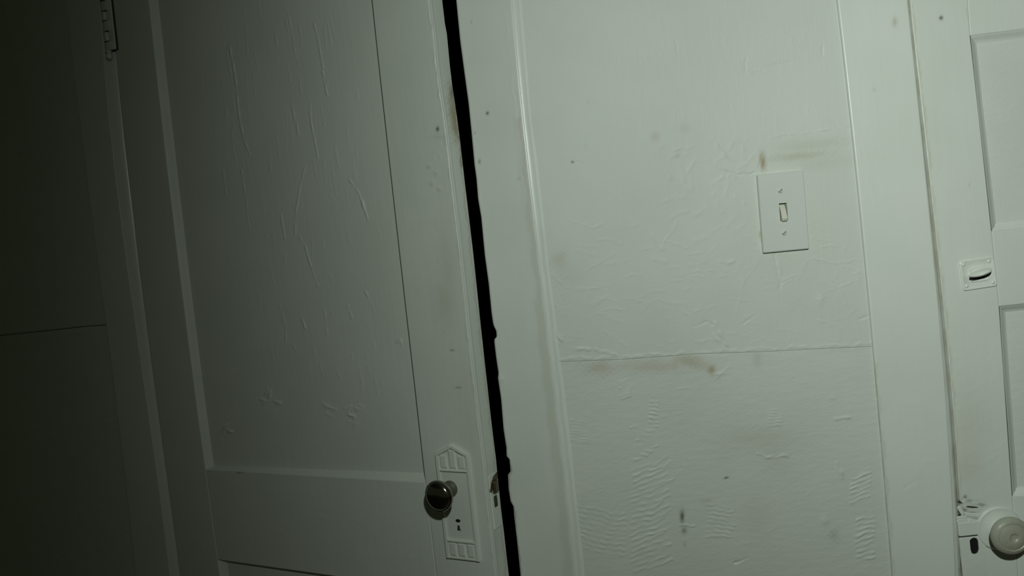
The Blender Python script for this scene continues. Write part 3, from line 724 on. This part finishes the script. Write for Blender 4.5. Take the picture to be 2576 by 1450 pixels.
# mouldings: left and lower slopes face the light, the right one is a steep step
z_b = float(zP(float(sPL(1.0)))); z_bi = float(zPi(float(sPLi(1.0))))
k = np.linspace(0, 1, 160)
def lrow(fr, dp):
    zb = z_b + (z_bi - z_b) * fr; zt = zTop - .010 * fr; z = zb + (zt - zb) * k; zl_ = z
    return D.pt(sPL(zl_) * (1 - fr) + sPLi(zl_) * fr, z, np.full(z.shape, -dep * dp))
put(loft('moulding', [lrow(*p) for p in ((0, 0), (.08, .10), (.5, .55), (.93, .93), (1, 1.02))], m_door, None, smooth=False), d1)
def brow(fr, dp):
    a = (float(sPL(z_b)) * (1 - fr) + float(sPLi(z_bi)) * fr); b = float(sPR(z_b)); s__ = a + (b - a) * k
    return D.pt(s__, zP(s__) * (1 - fr) + zPi(s__) * fr, np.full(s__.shape, -dep * dp))
put(loft('moulding', [brow(*p) for p in ((1, 1.02), (.93, .93), (.5, .55), (.08, .10), (0, 0))], m_door, None, smooth=False), d1)
def rrow(off, dp): z = z_b + (zTop - z_b) * k; return D.pt(sPR(z) - off, z, np.full(z.shape, -dep * dp))
put(loft('moulding', [rrow(.0020, 1.02), rrow(.0011, .9), rrow(.0006, .25), rrow(.0, .12)], m_door, None, smooth=False), d1)
put(loft('moulding', [D.pt(np.linspace(float(sPL(1.7)), float(sPR(1.7)), 20), np.full(20, zTop - o), np.full(20, -dep * p)) for o, p in ((0, 0), (.01, 1))], m_door, None, smooth=False), d1)
# lower panel
sQl = D.vline([(546, 1408), (552, 1450), (560, 1520)], 0); q0 = float(sQl(.8))
put(board('panel', D, q0 - .005, shift(sPR, -.001), .20, shift(zQ, .004), -.0095, .012, m_door, None, st=.006, r=.0005, seed=47, amp=.4), d1)
zz = np.linspace(.21, float(zQ(q0)), 60)
put(loft('moulding', [D.pt(np.full(60, q0 + o) if o >= 0 else sPL(zz), zz, np.full(60, -p)) for o, p in ((-1, .0006), (0, .0006), (.0015, .002), (.0145, .0095))], m_door, None, smooth=False), d1)
ss = np.linspace(q0, float(sPR(.8)), 60)
put(loft('moulding', [D.pt(ss, zQ(ss) - o, np.full(60, -p)) for o, p in ((0, .0), (.0006, .004), (.0035, .0095))], m_door, None, smooth=False), d1)
# latch-side edge with bare wood and the mortice latch
Ep0 = D.pt(sDR(1.2), 0, 0)
zz = zrows(.012, 2.038, .0022)
sE = sDR(zz)
fe = Feats()
fe.spot(1140, 290, 9, 60, 0, .95, 0, -.12, .4).spot(1137, 232, 5, 16, 2, .75, 0, -.1, .3).spot(1150, 325, 8, 20, 0, .9, 0, 0, .3).mark([(1141, 250), (1145, 300), (1148, 340)], 2, 2, .45)
fe.mark([(x - 3, y) for x, y in gapL if y > 360], 2.5, 0, .35).mark([(1155, 345), (1163, 420)], 3, 2, .6)
fe.spot(1248, 1290, 12, 120, 0, .25, 0, 0, .4)
rows = []
for kf in np.linspace(0, 1, 14):
    hh = -.0012 - (TH - .0012) * kf
    bulge = .0012 * math.sin(math.pi * min(1, kf * 6)) if kf < .17 else 0
    base = D.pt(sE + .0006 + bulge, zz, np.full(zz.shape, hh))
    rows.append(base)
put(loft('edge_band', rows, m_door, None, fe), d1)
s0, z0 = D.pix(1222, 1233, 0)
Epl = Plane(tuple(D.pt(float(sDR(z0)) + .0006, 0, 0)[:2]), 0); Epl.d = -D.n.copy(); Epl.n = D.d.copy()
a, z = Epl.pix(1240, 1252, 0)
L = Local(Epl, .021, z, 0, 0)
lp = local('latch_plate', L, prism(rrect(-.0115, -.048, .0115, .034, .002), -.001, .0012, .0004), m_hard); put(lp, d1)
lb = local('latch_bolt', L, prism([(-.006, .006), (.006, .006), (.006, .024), (-.006, .024)], .001, .0065, .002), m_brass, None, False, .0008); put(lb, lp)
lb['label'] = 'tarnished metal latch bolt'
local_h = local('bolt_slot', L, prism(rrect(-.0048, -.016, .0048, .001, .002), .0009, .0016), m_dirt_shade); put(local_h, lp)
ch = local('chipped_edge', L, prism([(-.014, .012), (-.008, .022), (.001, .030), (.0125, .033), (.0125, .024), (-.004, .020), (-.010, .010)], .0011, .0022, .0005), m_brass); put(ch, lp)

# hinge painted over: knuckles and finial
a0_, z0_ = A.pix(264, 62, .006)
L = Local(A, a0_, z0_, angle_of(A, (270, 135), (255, 0), .006, True), -.002)
ht_ = lambda py: (62 - py) * .00078
hg = empty('hinge', A.pt(a0_, z0_, .006)); put(hg, d1)
def knuckle(y0, y1, x0, x1, d=.0085, ring=True):
    prof = []
    for t in np.linspace(0, math.pi, 9): prof.append(((x0 + x1) / 2 - (x1 - x0) / 2 * math.cos(t), d * (.45 + .55 * math.sin(t))))
    n = len(prof); V = []
    for y in (y0, y1): V += [(x, y, zz) for x, zz in prof] + [(x1, y, 0), (x0, y, 0)]
    n += 2
    Fc = [(i, (i + 1) % n, n + (i + 1) % n, n + i) for i in range(n)] + [tuple(reversed(range(n))), tuple(range(n, 2 * n))]
    return V, Fc
ys = [(121, 102), (100, 78), (76, 54), (52, 31), (29, 8), (5, -16), (-18, -40), (-42, -64)]
for i, (ya, yb) in enumerate(ys):
    if i % 2 == 0: vf = knuckle(ht_(ya), ht_(yb), -.0095, .0165)
    else: vf = knuckle(ht_(ya) + .0006, ht_(yb) - .0006, -.0078, .0028)
    o = local('knuckle', L, vf, m_hard, None, False, .0008); put(o, hg)
o = local('hinge_leaf', L, prism(rect(.0054, ht_(120), .0168, ht_(-64)), 0, .0066, .001), m_hard, None, False); put(o, hg)
o = local('hinge_shade_plate', L, prism(rect(-.0108, ht_(122), .0182, ht_(-64)), 0, .0035), m_dirt_shade); put(o, hg)  # dark backing added to draw the shade between and beside the knuckles
fin = []
for r__, zz_ in ((.0046, 0), (.0060, .002), (.0034, .005), (.0052, .009), (.0055, .0115), (.0040, .0150), (.001, .0165)): fin.append((r__, zz_))
V, Fc = lathe(fin, 20); V = [(x - .0015, ht_(121) - z_, y + .0050) for x, y, z_ in V]
o = local('finial', L, (V, Fc), m_hard, None, True); put(o, hg)

# escutcheon with pointed head, fluted ends
tp_, bt = D.pix(1133, 1119, .003), D.pix(1165, 1409, .003)
le, re_ = D.pix(1110, 1262, .003), D.pix(1194, 1262, .003)
EH = math.dist(tp_, bt); EW = .0585
L = Local(D, bt[0], bt[1], math.atan2(tp_[1] - bt[1], tp_[0] - bt[0]) - math.pi / 2, 0)
EW = abs(re_[0] - le[0]) * .98
hw = EW / 2; sh = EH - .0155                     # shoulder height
out = [(-hw, 0), (hw, 0), (hw, sh), (0, EH), (-hw, sh)]
esc = local('escutcheon', L, prism(out, 0, .0018, .0005), m_hard); put(esc, d1)
def bar(p, q, wd, z0, z1, bev=.0008):
    p, q = np.array(p), np.array(q); d = (q - p) / np.linalg.norm(q - p); nn = np.array([-d[1], d[0]]) * wd / 2
    return prism([tuple(p - nn), tuple(q - nn), tuple(q + nn), tuple(p + nn)], z0, z1, bev)
rw = .0052; i0 = hw - rw / 2
rim = join(bar((-i0, 0), (-i0, sh), rw, .001, .0048), bar((i0, 0), (i0, sh), rw, .001, .0048), bar((-i0 - .001, sh - .001), (0, EH - .0028), rw, .001, .0049), bar((0, EH - .0028), (i0 + .001, sh - .001), rw, .001, .0049),
           bar((-hw + rw, .0018), (hw - rw, .0018), .0034, .001, .0044))
o = local('rim', L, rim, m_hard); put(o, esc)
yb1, yb2 = .0285, EH - .0400
o = local('cross_bar', L, bar((-hw + rw, yb1), (hw - rw, yb1), .0040, .001, .0050, .0012), m_hard); put(o, esc)
o = local('cross_bar', L, bar((-hw + rw, yb2), (hw - rw, yb2), .0036, .001, .0050, .0012), m_hard); put(o, esc)
iw = 2 * (hw - rw)
for kx in (-1, 0, 1):
    cx = kx * iw / 3
    o = local('flute', L, bar((cx, .0045), (cx, yb1 - .0030), iw / 3 - .0035, .0012, .0040, .0022), m_hard); put(o, esc)
    topy = sh - .003 + (.011 if kx == 0 else .002)
    o = local('flute', L, bar((cx, yb2 + .0030), (cx, topy), iw / 3 - .0035, .0012, .0040, .0022), m_hard); put(o, esc)
# keyhole: round head and skirt, partly filled with paint
def inv(px_, py_, h):                            # pixel to the escutcheon's own x, y
    a_, z_ = D.pix(px_, py_, h); p = D.pt(a_, z_, h) - L.c; return float(p @ L.x), float(p @ L.y)
kx_, ky_ = inv(1152, 1311, .002); kx2, ky2 = inv(1154, 1330, .002)
o = local('keyhole', L, join(prism([(kx_ + .0042 * math.cos(t), ky_ + .0026 * math.sin(t)) for t in np.linspace(0, 2 * math.pi, 16, endpoint=False)], .0010, .0021)), m_black); put(o, esc)
o = local('keyhole_slot', L, prism([(kx2 - .0030, ky2 - .0035), (kx2 + .0030, ky2 - .0035), (kx2 + .0016, ky2 + .0045), (kx2 - .0016, ky2 + .0045)], .0010, .00205), m_dirt_shade); put(o, esc)
# knob
ka, kz = D.pix(1099, 1252, .040)
Lk = Local(D, ka, kz, 0, 0)
o = local('knob_collar', Lk, lathe([(.0125, .0015), (.0125, .004), (.0108, .0065), (.0090, .0085), (.0085, .020)], 36), m_collar, None, True); put(o, d1)
o = local('knob', Lk, lathe([(.0080, .012), (.0078, .024), (.0125, .0272), (.0200, .0300), (.0232, .0325), (.0236, .0348), (.0226, .0368), (.0208, .0374), (.0204, .0384), (.0175, .0405), (.0130, .0424), (.0085, .0435), (.0040, .0440), (.0005, .0441)], 64), m_knob, None, True); put(o, d1)
o['label'] = 'dark polished metal knob'

# ------------------------------------------------------------------ closet behind the ajar door, floor and ceiling
def boxroom(name, P, s0, s1, h0, h1, z0, z1, mat):
    c = [P.pt(s_, z_, h_) for h_ in (h0, h1) for s_, z_ in ((s0, z0), (s1, z0), (s1, z1), (s0, z1))]
    Fc = [(4, 5, 6, 7), (0, 1, 5, 4), (1, 2, 6, 5), (2, 3, 7, 6), (3, 0, 4, 7)]
    return add(name, np.array(c), Fc, mat, None, False)
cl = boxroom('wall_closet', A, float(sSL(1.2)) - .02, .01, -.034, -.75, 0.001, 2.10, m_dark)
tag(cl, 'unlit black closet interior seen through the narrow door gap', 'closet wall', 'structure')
def slab(name, z0, z1, mat):
    V = [(x, y, z) for z in (z0, z1) for x, y in ((-4.6, -2.2), (3.0, -2.2), (3.0, 3.2), (-4.6, 3.2))]
    return add(name, V, [(0, 1, 2, 3), (7, 6, 5, 4), (0, 4, 5, 1), (1, 5, 6, 2), (2, 6, 7, 3), (3, 7, 4, 0)], mat, None, False)
fl_ = slab('floor', -.06, 0, m_floor); tag(fl_, 'dark board floor below the two doors, outside the picture', 'floor', 'structure')
ce = slab('ceiling', 2.5, 2.56, m_ceiling); tag(ce, 'plain plaster ceiling above the two doors, outside the picture', 'ceiling', 'structure')
